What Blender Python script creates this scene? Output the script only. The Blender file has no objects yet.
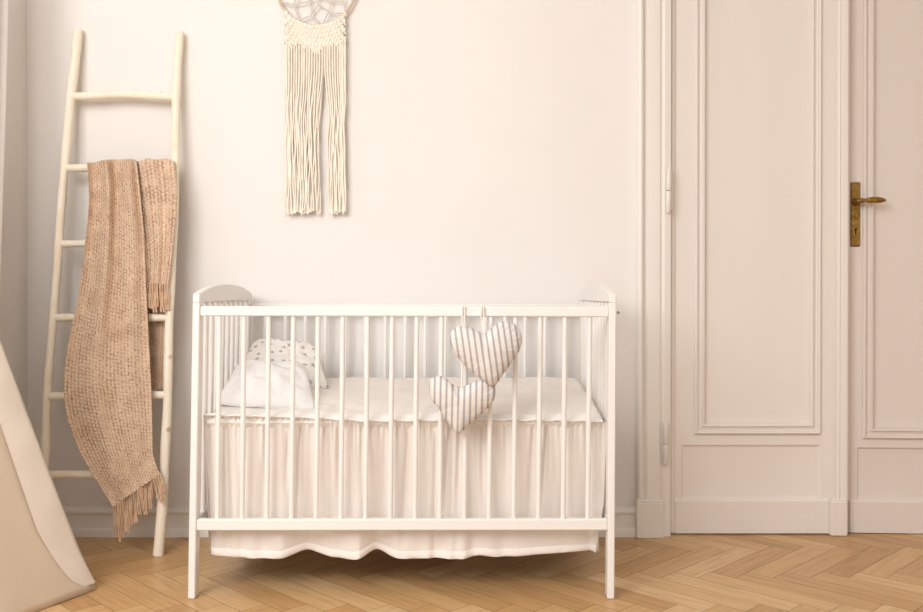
import bpy, math, random
from mathutils import Vector, Matrix, noise
random.seed(7)
scene = bpy.context.scene
COL = scene.collection
W_IMG, H_IMG, F = 923.0, 612.0, 900.0
CAM = Vector((0, 0, 0.89))
PITCH, ROLL = 0.0062, 0.0
PY0 = 297.6
CX = 461.5
f_ = Vector((0, math.cos(PITCH), -math.sin(PITCH)))
u0 = Vector((0, math.sin(PITCH), math.cos(PITCH)))
r0 = Vector((1, 0, 0))
r_ = r0 * math.cos(ROLL) + u0 * math.sin(ROLL)
u_ = u0 * math.cos(ROLL) - r0 * math.sin(ROLL)


def at(px, py, Y):
    """world point at depth Y seen at photograph pixel px, py"""
    d = f_ + r_ * ((px - CX) / F) + u_ * ((PY0 - py) / F)
    return CAM + d * (Y / d.y)


def onfloor(px, py, z=0.0):
    d = f_ + r_ * ((px - CX) / F) + u_ * ((PY0 - py) / F)
    return CAM + d * ((z - CAM.z) / d.z)


# ------------------------------------------------------------------ camera
cd = bpy.data.cameras.new('camera')
cam = bpy.data.objects.new('camera', cd)
COL.objects.link(cam)
cd.sensor_fit = 'HORIZONTAL'
cd.sensor_width = 36.0
cd.lens = F / W_IMG * 36.0
cd.shift_y = (PY0 - H_IMG / 2) / W_IMG
cd.clip_start = 0.05
m = Matrix((r_, u_, -f_)).transposed().to_4x4()
m.translation = CAM
cam.matrix_world = m
scene.camera = cam


# --------------------------------------------------------------- materials
def srgb(r, g, b):
    def c(v):
        v /= 255.0
        return v / 12.92 if v <= 0.04045 else ((v + 0.055) / 1.055) ** 2.4
    return (c(r), c(g), c(b), 1.0)


class NT:
    def __init__(self, name, rough=0.5, spec=0.5):
        self.m = bpy.data.materials.new(name)
        self.m.use_nodes = True
        self.t = self.m.node_tree
        self.b = self.t.nodes['Principled BSDF']
        self.b.inputs['Roughness'].default_value = rough
        self.b.inputs['Specular IOR Level'].default_value = spec

    def n(self, typ, **kw):
        nd = self.t.nodes.new(typ)
        for k, v in kw.items():
            setattr(nd, k, v)
        return nd

    def l(self, a, b):
        self.t.links.new(a, b)

    def noise(self, scale, detail=4, vec=None, rough=0.55):
        nd = self.n('ShaderNodeTexNoise')
        nd.inputs['Scale'].default_value = scale
        nd.inputs['Detail'].default_value = detail
        nd.inputs['Roughness'].default_value = rough
        if vec is not None:
            self.l(vec, nd.inputs['Vector'])
        return nd.outputs['Fac']

    def coord(self, which='Object', scale=(1, 1, 1)):
        tc = self.n('ShaderNodeTexCoord')
        mp = self.n('ShaderNodeMapping')
        mp.inputs['Scale'].default_value = scale
        self.l(tc.outputs[which], mp.inputs['Vector'])
        return mp.outputs['Vector']

    def ramp(self, fac, stops):
        r = self.n('ShaderNodeValToRGB')
        while len(r.color_ramp.elements) < len(stops):
            r.color_ramp.elements.new(0.5)
        for e, (p, c) in zip(r.color_ramp.elements, stops):
            e.position = p
            e.color = c
        self.l(fac, r.inputs['Fac'])
        return r.outputs['Color']

    def color(self, out):
        if isinstance(out, tuple):
            self.b.inputs['Base Color'].default_value = out
        else:
            self.l(out, self.b.inputs['Base Color'])

    def bump(self, h, strength=0.2, dist=0.002):
        bp = self.n('ShaderNodeBump')
        bp.inputs['Strength'].default_value = strength
        bp.inputs['Distance'].default_value = dist
        self.l(h, bp.inputs['Height'])
        self.l(bp.outputs['Normal'], self.b.inputs['Normal'])

    def math(self, op, a, b=None):
        nd = self.n('ShaderNodeMath', operation=op)
        for i, v in enumerate((a, b)):
            if v is None:
                continue
            if isinstance(v, (int, float)):
                nd.inputs[i].default_value = v
            else:
                self.l(v, nd.inputs[i])
        return nd.outputs[0]

    def mix(self, fac, a, b, blend='MIX'):
        nd = self.n('ShaderNodeMix', data_type='RGBA', blend_type=blend)
        if isinstance(fac, (int, float)):
            nd.inputs[0].default_value = fac
        else:
            self.l(fac, nd.inputs[0])
        for i, v in ((6, a), (7, b)):
            if isinstance(v, tuple):
                nd.inputs[i].default_value = v
            else:
                self.l(v, nd.inputs[i])
        return nd.outputs[2]


def vary(c, k):
    return (c[0] * k, c[1] * k, c[2] * k, 1.0)


def simple(name, c, rough=0.5, spec=0.4, nscale=8.0, amount=0.05, bump=0.0, bscale=60.0, bdist=0.002, coord='Object', scl=(1, 1, 1)):
    t = NT(name, rough, spec)
    v = t.coord(coord, scl)
    t.color(t.ramp(t.noise(nscale, 4, v), [(0.3, vary(c, 1 - amount)), (0.7, vary(c, 1 + amount))]))
    if bump:
        t.bump(t.noise(bscale, 3, v), bump, bdist)
    return t.m


M_WALL = simple('wall_plaster', srgb(233, 229, 225), 0.8, 0.15, 2.0, 0.015, 0.08, 40, 0.002)
M_WALL_L = simple('wall_plaster_side', srgb(232, 227, 222), 0.8, 0.15, 2.0, 0.015, 0.08, 40, 0.002)
M_CEIL = simple('ceiling_paint', srgb(238, 236, 232), 0.9, 0.1, 2.0, 0.01)
M_TRIM = simple('trim_paint', srgb(236, 231, 224), 0.38, 0.4, 3.0, 0.015, 0.06, 25, 0.002, scl=(1, 1, .15))
M_DOOR = simple('door_paint', srgb(230, 222, 215), 0.42, 0.4, 3.0, 0.02, 0.08, 22, 0.002, scl=(1, 1, .1))
M_DOOR_SHADE = simple('door_paint_shade', srgb(223, 213, 205), 0.45, 0.35, 3.0, 0.02, 0.08, 22, 0.002, scl=(1, 1, .1))  # darker copy of the door paint, shade of the right leaf put into the colour
M_HINGE = simple('hinge_paint', srgb(228, 222, 213), 0.3, 0.45, 20, 0.03)
M_CRIB = simple('crib_paint', srgb(236, 233, 229), 0.35, 0.45, 6, 0.01, 0.04, 30, 0.001)
M_SCREW = simple('screw_metal', srgb(150, 145, 138), 0.35, 0.5, 30, 0.05)
M_SHEET = simple('sheet_cotton', srgb(234, 229, 223), 0.9, 0.1, 12, 0.02, 0.35, 18, 0.008)
M_SKIRT = simple('skirt_cotton', srgb(230, 223, 216), 0.92, 0.08, 10, 0.02, 0.25, 30, 0.004)
M_HEM = simple('hem_cotton', srgb(238, 232, 226), 0.92, 0.08, 60, 0.03, 0.3, 200, 0.001)
M_PILLOW = simple('pillow_cotton', srgb(233, 231, 230), 0.92, 0.08, 9, 0.02, 0.4, 22, 0.006)
M_LOOP = simple('loop_cord', srgb(238, 230, 220), 0.9, 0.1, 80, 0.05)
M_CORD = simple('cotton_cord', srgb(244, 236, 222), 0.92, 0.08, 60, 0.06, 0.5, 400, 0.002, scl=(1, 1, .5))
M_KNOT = simple('cotton_knots', srgb(244, 237, 224), 0.92, 0.08, 120, 0.1, 0.5, 400, 0.002)
M_RING = simple('wrapped_hoop', srgb(205, 187, 168), 0.85, 0.15, 150, 0.12, 0.5, 300, 0.002)
M_WEB = simple('web_thread', srgb(214, 205, 196), 0.85, 0.15, 100, 0.06)
M_CURTAIN = simple('curtain_cloth', srgb(245, 243, 240), 0.92, 0.08, 20, 0.02, 0.2, 300, 0.001)
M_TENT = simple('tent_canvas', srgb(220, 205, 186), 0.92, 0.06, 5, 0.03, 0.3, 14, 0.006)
M_TENT_LIT = simple('tent_canvas_lit', srgb(236, 228, 217), 0.92, 0.06, 8, 0.03, 0.35, 30, 0.005)  # paler canvas: light on the tent's corner fold painted as colour
M_POLE = simple('tent_pole_wood', srgb(214, 186, 148), 0.6, 0.3, 30, 0.1)

# peeled pale wood of the ladder
t = NT('peeled_wood', 0.55, 0.3)
v = t.coord('Object', (14, 14, 3))
base = t.ramp(t.noise(2.0, 5, v), [(0.3, srgb(238, 225, 203)), (0.55, srgb(244, 234, 217)), (0.75, srgb(230, 210, 180))])
vo = t.n('ShaderNodeTexVoronoi')
vo.inputs['Scale'].default_value = 1.0
t.l(t.coord('Object', (10, 10, 10)), vo.inputs['Vector'])
kn = t.ramp(vo.outputs['Distance'], [(0.05, (1, 1, 1, 1)), (0.13, (0, 0, 0, 1))])
t.color(t.mix(t.math('MULTIPLY', kn, 0.7), base, srgb(168, 122, 78)))
t.bump(t.noise(3.0, 4, v), 0.35, 0.004)
M_WOOD = t.m

# knitted throw; "hole" attribute paints shade into the gaps between stitches
t = NT('knitted_throw', 0.95, 0.05)
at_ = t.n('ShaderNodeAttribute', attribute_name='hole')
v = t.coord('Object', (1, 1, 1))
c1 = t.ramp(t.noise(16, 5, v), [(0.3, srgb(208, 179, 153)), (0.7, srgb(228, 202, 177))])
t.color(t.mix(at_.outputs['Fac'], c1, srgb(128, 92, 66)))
t.bump(t.noise(260, 2, v), 0.4, 0.002)
M_THROW = t.m
M_FRINGE = simple('throw_fringe', srgb(212, 180, 151), 0.95, 0.05, 90, 0.1, 0.4, 300, 0.002)

# aged brass
t = NT('aged_brass', 0.38, 0.5)
v = t.coord('Object')
t.color(t.ramp(t.noise(55, 6, v, 0.7), [(0.3, srgb(112, 82, 38)), (0.5, srgb(152, 117, 58)), (0.75, srgb(186, 152, 90))]))
t.b.inputs['Metallic'].default_value = 0.85
t.bump(t.noise(120, 3, v), 0.25, 0.001)
M_BRASS = t.m
M_KEYHOLE = simple('keyhole_dark', srgb(38, 28, 18), 0.8, 0.1, 30, 0.1)

# ticking stripe of the hearts: uv.x across the stripes
t = NT('ticking_stripe', 0.92, 0.06)
tc = t.n('ShaderNodeTexCoord')
sx = t.n('ShaderNodeSeparateXYZ')
t.l(tc.outputs['UV'], sx.inputs['Vector'])
fr = t.math('FRACT', t.math('MULTIPLY', sx.outputs['X'], 1.0))
st = t.ramp(fr, [(0.0, srgb(227, 222, 217)), (0.42, srgb(227, 222, 217)), (0.50, srgb(202, 196, 194)),
                 (0.58, srgb(172, 166, 167)), (0.76, srgb(172, 166, 167)), (0.84, srgb(202, 196, 194)), (0.92, srgb(227, 222, 217))])
t.color(st)
t.bump(t.noise(32, 4, t.coord('Object')), 0.55, 0.010)
M_TICK = t.m

# star-printed pillow: small grey stars scattered in uv
t = NT('star_print_cotton', 0.92, 0.08)
tc = t.n('ShaderNodeTexCoord')
mp = t.n('ShaderNodeMapping')
mp.inputs['Scale'].default_value = (7, 5.5, 1)
t.l(tc.outputs['UV'], mp.inputs['Vector'])
vo = t.n('ShaderNodeTexVoronoi')
vo.inputs['Scale'].default_value = 1.0
vo.voronoi_dimensions = '2D'
vo.inputs['Randomness'].default_value = 0.7
t.l(mp.outputs['Vector'], vo.inputs['Vector'])
sub = t.n('ShaderNodeVectorMath', operation='SUBTRACT')
t.l(mp.outputs['Vector'], sub.inputs[0])
t.l(vo.outputs['Position'], sub.inputs[1])
sx = t.n('ShaderNodeSeparateXYZ')
t.l(sub.outputs[0], sx.inputs['Vector'])
ang = t.math('ARCTAN2', sx.outputs['Y'], sx.outputs['X'])
lob = t.math('MULTIPLY', t.math('COSINE', t.math('MULTIPLY', ang, 5.0)), 0.06)
star = t.math('LESS_THAN', vo.outputs['Distance'], t.math('ADD', lob, 0.16))
t.color(t.mix(star, srgb(232, 228, 223), srgb(168, 164, 166)))
t.bump(t.noise(22, 3, t.coord('Object')), 0.4, 0.006)
M_STAR = t.m

# oak herringbone: attribute "tone" is constant per block, uv runs along the block
t = NT('oak_parquet', 0.34, 0.4)
tone = t.n('ShaderNodeAttribute', attribute_name='tone')
tc = t.n('ShaderNodeTexCoord')
mp = t.n('ShaderNodeMapping')
mp.inputs['Scale'].default_value = (3.0, 34.0, 1.0)
t.l(tc.outputs['UV'], mp.inputs['Vector'])
off = t.n('ShaderNodeCombineXYZ')
t.l(t.math('MULTIPLY', tone.outputs['Fac'], 37.0), off.inputs['X'])
t.l(t.math('MULTIPLY', tone.outputs['Fac'], 91.0), off.inputs['Y'])
va = t.n('ShaderNodeVectorMath', operation='ADD')
t.l(mp.outputs['Vector'], va.inputs[0])
t.l(off.outputs[0], va.inputs[1])
grain = t.noise(1.6, 6, va.outputs[0], 0.65)
tonec = t.ramp(tone.outputs['Fac'], [(0.0, srgb(188, 146, 98)), (0.35, srgb(201, 160, 110)), (0.7, srgb(209, 170, 120)), (1.0, srgb(219, 184, 138))])
gcol = t.ramp(grain, [(0.3, (0.70, 0.66, 0.60, 1)), (0.55, (1, 1, 1, 1)), (0.8, (1.0, 0.97, 0.92, 1))])
t.color(t.mix(0.75, tonec, gcol, 'MULTIPLY'))
t.l(t.ramp(grain, [(0.2, (.42, .42, .42, 1)), (0.8, (.30, .30, .30, 1))]), t.b.inputs['Roughness'])
t.bump(grain, 0.10, 0.002)
M_FLOOR = t.m
M_JOINT = simple('parquet_joint', srgb(96, 64, 34), 0.8, 0.1, 20, 0.2)


# ---------------------------------------------------------------- geometry
class MB:
    def __init__(self):
        self.v, self.f, self.uv, self.attr = [], [], {}, {}

    def add(self, verts, faces):
        n = len(self.v)
        self.v += [Vector(p) for p in verts]
        self.f += [tuple(i + n for i in fc) for fc in faces]
        return n

    def rings(self, rings, closed=True, cap=True):
        """skin a list of equal-length rings"""
        k = len(rings[0])
        vs = [p for r in rings for p in r]
        fs = []
        for i in range(len(rings) - 1):
            for j in range(k if closed else k - 1):
                a, b = i * k + j, i * k + (j + 1) % k
                fs.append((a, b, b + k, a + k))
        if cap and closed:
            fs.append(tuple(reversed(range(k))))
            fs.append(tuple((len(rings) - 1) * k + j for j in range(k)))
        return self.add(vs, fs)

    def tube(self, path, rad, seg=8, cap=True, squash=None):
        path = [Vector(p) for p in path]
        n = len(path)
        if not isinstance(rad, (list, tuple)):
            rad = [rad] * n
        tan = [(path[min(i + 1, n - 1)] - path[max(i - 1, 0)]).normalized() for i in range(n)]
        ref = Vector((0, 1, 0)) if abs(tan[0].y) < 0.9 else Vector((0, 0, 1))
        a = (ref - tan[0] * ref.dot(tan[0])).normalized()
        rs = []
        for i in range(n):
            a = (a - tan[i] * a.dot(tan[i])).normalized()
            b = tan[i].cross(a)
            rs.append([path[i] + (a * math.cos(2 * math.pi * k / seg) + b * math.sin(2 * math.pi * k / seg)) * rad[i] for k in range(seg)])
        return self.rings(rs, True, cap)

    def sphere(self, c, rx, ry, rz, seg=8, rows=6):
        c = Vector(c)
        rs = []
        for i in range(rows + 1):
            th = math.pi * (i + 0.02) / (rows + 0.04)
            rs.append([c + Vector((rx * math.sin(th) * math.cos(2 * math.pi * k / seg), ry * math.sin(th) * math.sin(2 * math.pi * k / seg), rz * math.cos(th))) for k in range(seg)])
        return self.rings(rs)

    def box(self, x0, x1, y0, y1, z0, z1, bev=0.0):
        p = lambda x, y, z: Vector((x, y, z))
        return self.bar(p((x0 + x1) / 2, (y0 + y1) / 2, z0), p((x0 + x1) / 2, (y0 + y1) / 2, z1), x1 - x0, y1 - y0, bev)

    def bar(self, p0, p1, wa, wb, bev=0.002, axis_a=None, wa1=None, wb1=None):
        """rectangular bar from p0 to p1; wa across axis_a (default X or Z), wb across the third axis; chamfered on every edge"""
        p0, p1 = Vector(p0), Vector(p1)
        t = (p1 - p0).normalized()
        if axis_a is None:
            axis_a = Vector((1, 0, 0)) if abs(t.x) < 0.7 else Vector((0, 0, 1))
        a = (Vector(axis_a) - t * t.dot(Vector(axis_a))).normalized()
        b = t.cross(a)
        wa1 = wa if wa1 is None else wa1
        wb1 = wb if wb1 is None else wb1

        def ring(c, w, h, e):
            w, h = w / 2, h / 2
            if bev <= 0:
                pts = [(-w, -h), (w, -h), (w, h), (-w, h)]
            else:
                pts = [(-w + e, -h), (w - e, -h), (w, -h + e), (w, h - e), (w - e, h), (-w + e, h), (-w, h - e), (-w, -h + e)]
            return [c + a * x + b * y for x, y in pts]
        if bev <= 0:
            return self.rings([ring(p0, wa, wb, 0), ring(p1, wa1, wb1, 0)])
        e = bev
        return self.rings([ring(p0, wa - 2 * e, wb - 2 * e, e * .3), ring(p0 + t * e, wa, wb, e), ring(p1 - t * e, wa1, wb1, e), ring(p1, wa1 - 2 * e, wb1 - 2 * e, e * .3)])

    def build(self, name, mat, parent=None, smooth=True, angle=40, mats=None):
        me = bpy.data.meshes.new(name)
        org = wloc(parent) if parent else Vector((0, 0, 0))
        me.from_pydata([p - org for p in self.v], [], self.f)
        for mt in ([mat] + (mats or [])):
            me.materials.append(mt)
        if self.uv:
            ul = me.uv_layers.new(name='UVMap')
            vi = [0] * len(me.loops)
            me.loops.foreach_get('vertex_index', vi)
            for li, i in enumerate(vi):
                ul.data[li].uv = self.uv.get(i, (0, 0))
        for an, vals in self.attr.items():
            al = me.attributes.new(an, 'FLOAT', 'POINT')
            al.data.foreach_set('value', vals)
        me.update()
        if smooth:
            me.shade_auto_smooth(angle=math.radians(angle)) if hasattr(me, 'shade_auto_smooth') else None
            me.polygons.foreach_set('use_smooth', [True] * len(me.polygons))
            if angle < 180:
                me.set_sharp_from_angle(angle=math.radians(angle))
        o = bpy.data.objects.new(name, me)
        COL.objects.link(o)
        if parent:
            o.parent = parent
        return o


def wloc(o):
    p = Vector((0, 0, 0))
    while o:
        p += o.location
        o = o.parent
    return p


def thing(name, label, cat, loc=(0, 0, 0), group=None):
    o = bpy.data.objects.new(name, None)
    o.empty_display_size = 0.1
    COL.objects.link(o)
    o.location = loc
    return tag(o, label, cat, group)


def tag(o, label, cat, group=None):
    o['label'] = label
    o['category'] = cat
    if group:
        o['group'] = group
    return o


def struct(o, label=None):
    o['kind'] = 'structure'
    if label:
        o['label'] = label
    return o


def lerp(a, b, t):
    return a + (b - a) * t


def poly(pts, t):
    """piecewise-linear (smoothed by arc length) point on a polyline"""
    L = [0.0]
    for i in range(1, len(pts)):
        L.append(L[-1] + math.dist(pts[i], pts[i - 1]))
    s = t * L[-1]
    for i in range(1, len(pts)):
        if s <= L[i] or i == len(pts) - 1:
            k = (s - L[i - 1]) / (L[i] - L[i - 1])
            return tuple(lerp(a, b, k) for a, b in zip(pts[i - 1], pts[i]))


def catmull(pts, n, closed=False):
    out = []
    m_ = len(pts)
    segs = m_ if closed else m_ - 1
    for i in range(segs):
        g = lambda k: pts[k % m_] if closed else pts[max(0, min(m_ - 1, k))]
        p0, p1, p2, p3 = g(i - 1), g(i), g(i + 1), g(i + 2)
        for j in range(n):
            t = j / n
            out.append(tuple(0.5 * (2 * b + (c - a) * t + (2 * a - 5 * b + 4 * c - d) * t * t + (-a + 3 * b - 3 * c + d) * t ** 3) for a, b, c, d in zip(p0, p1, p2, p3)))
    if not closed:
        out.append(tuple(pts[-1]))
    return out


def interp(xs, ys, x):
    if x <= xs[0]:
        return ys[0]
    for i in range(1, len(xs)):
        if x <= xs[i]:
            k = (x - xs[i - 1]) / (xs[i] - xs[i - 1])
            return lerp(ys[i - 1], ys[i], k)
    return ys[-1]


# =================================================================== SETTING
YW = 3.285                       # face of the back wall
XL = at(27.5, 300, YW).x         # left wall
XR = 2.7
ZC = 3.2
YN = -1.6                        # near end of the built room

# floor: every parquet block a quad of its own, dark joint board underneath
mb = MB()
Lb, Wb = 0.415, 0.083
s2 = math.sqrt(0.5)
tones = []
V0 = onfloor(735, 578)           # a vertex of the zigzag seen in the photograph


def floor_block(u0_, u1_, v0_, v1_, along_u):
    g = 0.0006
    tn = random.random()
    tn = min(1, max(0, 0.5 + (tn - 0.5) * 1.0))
    pts = [(u0_ + g, v0_ + g), (u1_ - g, v0_ + g), (u1_ - g, v1_ - g), (u0_ + g, v1_ - g)]
    P = [Vector((V0.x + (a + b) * s2, V0.y + (b - a) * s2, 0)) for a, b in pts]
    c = sum(P, Vector()) / 4
    if not (XL - 1.3 < c.x < XR + 0.2 and YN < c.y < YW + 0.35):
        return
    n0 = mb.add(P, [(0, 1, 2, 3)])
    uvs = [(0, 0), (Lb, 0), (Lb, Wb), (0, Wb)] if along_u else [(0, 0), (0, Wb), (Lb, Wb), (Lb, 0)]
    for k in range(4):
        mb.uv[n0 + k] = uvs[k]
        tones.append(tn)


for b in range(-14, 14):
    for i in range(-80, 80):
        u = i * Wb + b * Lb
        w = i * Wb - b * Lb
        floor_block(u, u + Lb, w, w + Wb, True)
        floor_block(u + Lb, u + Lb + Wb, w + Wb - Lb, w + Wb, False)
mb.attr['tone'] = tones
n0 = mb.add([(XL - 1.3, YN, -0.0012), (XR + .2, YN, -0.0012), (XR + .2, YW + .4, -0.0012), (XL - 1.3, YW + .4, -0.0012),
             (XL - 1.3, YN, -0.06), (XR + .2, YN, -0.06), (XR + .2, YW + .4, -0.06), (XL - 1.3, YW + .4, -0.06)],
            [(0, 1, 2, 3), (7, 6, 5, 4), (0, 4, 5, 1), (1, 5, 6, 2), (2, 6, 7, 3), (3, 7, 4, 0)])
mb.attr['tone'] = tones + [0.0] * 8
fl = mb.build('floor', M_FLOOR, smooth=False, mats=[M_JOINT])
for p in fl.data.polygons[-6:]:
    p.material_index = 1
struct(fl, 'warm oak herringbone parquet floor')

# walls
YD = 3.303                       # face of the left door leaf
XD0 = at(669.5, 400, YD).x       # hinge edge
XD1 = at(848.5, 400, YD).x       # meeting edge
XC0 = at(637, 300, YW).x         # casing, wall side
ZD = 2.52                        # door head
XE = XD1 + (XD1 - XD0)           # far edge of the right leaf
mb = MB()
mb.box(XL - 0.15, XC0 + .03, YW, YW + 0.15, 0, ZC)
mb.box(XE + .07, XR + .12, YW, YW + 0.15, 0, ZC)
mb.box(XC0 + .03, XE + .07, YW, YW + 0.15, ZD + 0.03, ZC)
struct(mb.build('wall_back', M_WALL, smooth=False), 'white plastered back wall')
mb = MB()
mb.box(XL - 0.15, XL, 2.80, YW, 0, ZC)
struct(mb.build('wall_left', M_WALL_L, smooth=False), 'shaded white wall return at the left')
mb = MB()
mb.box(XR, XR + 0.12, YN, YW, 0, ZC)
struct(mb.build('wall_right', M_WALL, smooth=False))
mb = MB()
mb.box(XL - 1.3, XR + .12, YN, YW + .15, ZC, ZC + 0.1)
struct(mb.build('ceiling', M_CEIL, smooth=False))

# baseboards: profile (depth out of the wall, height) swept along the wall
ZB = at(320, 508, YW - .02).z


def baseboard(name, p0, p1, nrm, lab):
    prof = [(0.0, 0.0), (0.026, 0.0), (0.026, 0.026), (0.024, 0.031), (0.019, 0.034), (0.018, ZB - 0.026), (0.022, ZB - 0.022), (0.024, ZB - 0.014),
            (0.021, ZB - 0.008), (0.014, ZB - 0.005), (0.010, ZB), (0.0, ZB)]
    mb = MB()
    mb.rings([[Vector((p[0] + nrm[0] * d, p[1] + nrm[1] * d, z)) for d, z in prof] for p in (p0, p1)])
    struct(mb.build(name, M_TRIM, angle=30), lab)


baseboard('baseboard_back', (XL, YW), (XC0 + .002, YW), (0, -1), 'white moulded baseboard along the back wall')
baseboard('baseboard_left', (XL, 2.80), (XL, YW - .026), (1, 0), 'white moulded baseboard of the left wall')

# door casing left of the leaf: profile in plan (x, out from the wall) extruded upward
cx = lambda px: at(px, 250, YW - .03).x
mb = MB()
pl = [(cx(637.0), 0.0), (cx(637.0), .014), (cx(637.5), .025), (cx(638.6), .034), (cx(640.4), .038), (cx(642.2), .036), (cx(643.3), .029), (cx(644.0), .016), (cx(645.6), .013), (cx(646.8), .017),
      (cx(648.2), .022), (cx(659.5), .022), (cx(660.5), .021), (cx(661.5), .014), (cx(662.8), .012), (cx(663.6), .016), (cx(665.5), .018), (cx(667.5), .016), (XD0 - .003, .012), (XD0 - .003, -.05), (cx(637.0), -.05)]
mb.rings([[Vector((x, YW - d, z)) for x, d in pl] for z in (0.0, ZD)])
# matching casing on the far side and the head, out of the photograph
xm = (XD0 + XE)
mb.rings([[Vector((xm - x, YW - d, z)) for x, d in reversed(pl)] for z in (0.0, ZD)])
mb.box(pl[0][0], xm - pl[0][0], YW - .03, YW + .05, ZD, ZD + .11, .008)
tr = struct(mb.build('trim_1', M_TRIM, angle=25), 'white moulded door casing')
mb = MB()
ZP = at(650, 499, YW - .03).z
mb.box(cx(636.4), cx(663.5), YW - .042, YW - .002, 0, ZP - .012, .003)
mb.box(cx(636.7), cx(662.8), YW - .040, YW - .002, ZP - .014, ZP, .004)
mb.build('plinth_block', M_TRIM, tr, angle=30)


# ---- double door
def rect_loops(x0, x1, z0, z1, prof, y, outer=None):
    """concentric rectangles: prof = (inset, y offset); last one filled"""
    rs = []
    for ins, dy in prof:
        rs.append([Vector((x0 + ins, y + dy, z0 + ins)), Vector((x1 - ins, y + dy, z0 + ins)), Vector((x1 - ins, y + dy, z1 - ins)), Vector((x0 + ins, y + dy, z1 - ins))])
    return rs


PROF_UP = [(0, 0), (.001, -.009), (.006, -.014), (.011, -.012), (.013, -.004), (.017, -.001), (.026, -.004), (.031, -.012), (.036, -.011), (.039, -.003), (.043, .009), (.050, .010)]
PROF_LOW = [(0, 0), (.003, .001), (.008, .008), (.013, .009)]


def door_leaf(name, x0, x1, y, zb, zt, panels, kick, xf, lab, M_DOOR=M_DOOR):
    """leaf front with real openings for its panels. xf maps local points to the world."""
    mb = MB()
    px0, px1 = panels[0][0], panels[0][1]
    zs = [zb]
    lo = panels[1]
    up = panels[0]
    T = lambda L: [xf(Vector(p)) for p in L]

    def quad(a, b, c, d):
        mb.add(T([(a, y, c), (b, y, c), (b, y, d), (a, y, d)]), [(0, 1, 2, 3)])
    lx0, lx1 = lo[0], lo[1]
    quad(x0, x1, zb, lo[2])
    quad(x0, lx0, lo[2], lo[3]); quad(lx1, x1, lo[2], lo[3])
    quad(x0, x1, lo[3], up[2])
    quad(x0, up[0], up[2], up[3]); quad(up[1], x1, up[2], up[3])
    quad(x0, x1, up[3], zt)
    # edges and back
    mb.add(T([(x0, y, zb), (x1, y, zb), (x1, y, zt), (x0, y, zt), (x0, y + .04, zb), (x1, y + .04, zb), (x1, y + .04, zt), (x0, y + .04, zt)]),
           [(0, 4, 5, 1), (1, 5, 6, 2), (2, 6, 7, 3), (3, 7, 4, 0), (7, 6, 5, 4)])
    d = struct(mb.build(name, M_DOOR, smooth=False), lab)
    for (a, b, c, e), pr in ((up, PROF_UP), (lo, PROF_LOW)):
        mb = MB()
        rs = rect_loops(a, b, c, e, pr, y)
        n0 = mb.rings([T(r) for r in rs], True, False)
        k = len(mb.v)
        mb.f.append((k - 4, k - 3, k - 2, k - 1))
        mb.build('door_panel', M_DOOR, d, smooth=True, angle=12)
    mb = MB()
    a, b, c = kick
    e = .004
    prof = [(a, 0), (a, -.008), (a + e, -.011), (b - e, -.011), (b, -.008), (b, 0)]
    mb.rings([T([(x, y + dy, z) for x, dy in prof]) for z in (zb, c - .006)] + [T([(x, y + dy * .45, c) for x, dy in prof])])
    mb.build('kick_board', M_DOOR, d, smooth=False)
    return d


dx = lambda px, py=470: at(px, py, YD).x
dz = lambda py, px=750: at(px, py, YD).z
ZTOP = ZD - .006
d1 = door_leaf('door_1', XD0, XD1, YD, .006, ZTOP,
               [(dx(693.8), dx(820.0), dz(434.2), ZTOP - .13), (dx(681), dx(821), dz(500), dz(444.5))],
               (dx(674), dx(828.5), dz(499)), lambda p: p, 'left leaf of the white panelled double door, two hinges on its edge')
# rounded leading edge of the hinge stile
mb = MB()
hx = XD0
mb.rings([[Vector((hx + dx_, YD + dy_, z)) for dx_, dy_ in ((0, .004), (0, -.004), (.004, -.009), (.010, -.010), (.017, -.007), (.020, .002))] for z in (.008, ZTOP)])
mb.build('edge_bead', M_DOOR, d1, angle=50)
# astragal covering the meeting edges, with its plinth
ax = lambda px, py=300: at(px, py, YD - .03).x
mb = MB()
pr = [(ax(836.5), .0), (ax(837), -.018), (ax(838), -.026), (ax(840), -.029), (ax(841.2), -.025), (ax(842.2), -.027), (ax(848.0), -.027), (ax(849.6), -.022), (ax(849.8), .0)]
mb.rings([[Vector((x, YD + d, z)) for x, d in pr] for z in (at(840, 500, YD).z, ZTOP)])
mb.build('astragal', M_DOOR, d1, angle=30)
mb = MB()
pz = at(840, 500, YD - .03).z
mb.box(ax(830.8, 515), ax(847.5, 515), YD - .034, YD - .001, .001, pz - .004, .004)
mb.box(ax(833, 500), ax(846.7, 500), YD - .031, YD - .001, pz - .008, pz + .004, .003)
mb.build('astragal_plinth', M_DOOR, d1, angle=30)
# hinges on the left leaf
for (xa, ya), (xb, yb) in (((669.0, 168), (668.2, 213)), ((665.8, 421), (665.2, 466))):
    yh = YW - .026
    p1, p0 = at(xa, ya, yh), at(xb, yb, yh)
    mid = (p0 + p1) / 2
    R = .0095
    mb = MB()
    ra = [.0045, .0065, R, R, R, R * .92]
    mb.tube([lerp(p1, mid, k) for k in (0, .03, .09, .5, .97, .99)], ra, 12)
    mb.tube([lerp(mid, p0, k) for k in (.02, .04, .5, .91, .97, 1)], [R * .92, R, R, R, .0065, .0045], 12)
    h = mb.build('hinge', M_HINGE, d1)
    mb = MB()
    mb.bar(Vector((mid.x + .010, yh + .014, p0.z + .012)), Vector((mid.x + .010, yh + .014, p1.z - .012)), .016, .006, .001)
    mb.build('hinge_leaf', M_HINGE, h)

# right leaf: unlatched, turned a little about its far edge
A2 = math.radians(3.2)
W2 = XE - XD1 - .006
piv = Vector((XE - .004, YD - .014, 0))


def xf2(p):
    q = Matrix.Rotation(-A2, 4, 'Z') @ (p - Vector((W2, 0, 0)))
    return q + piv


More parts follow.
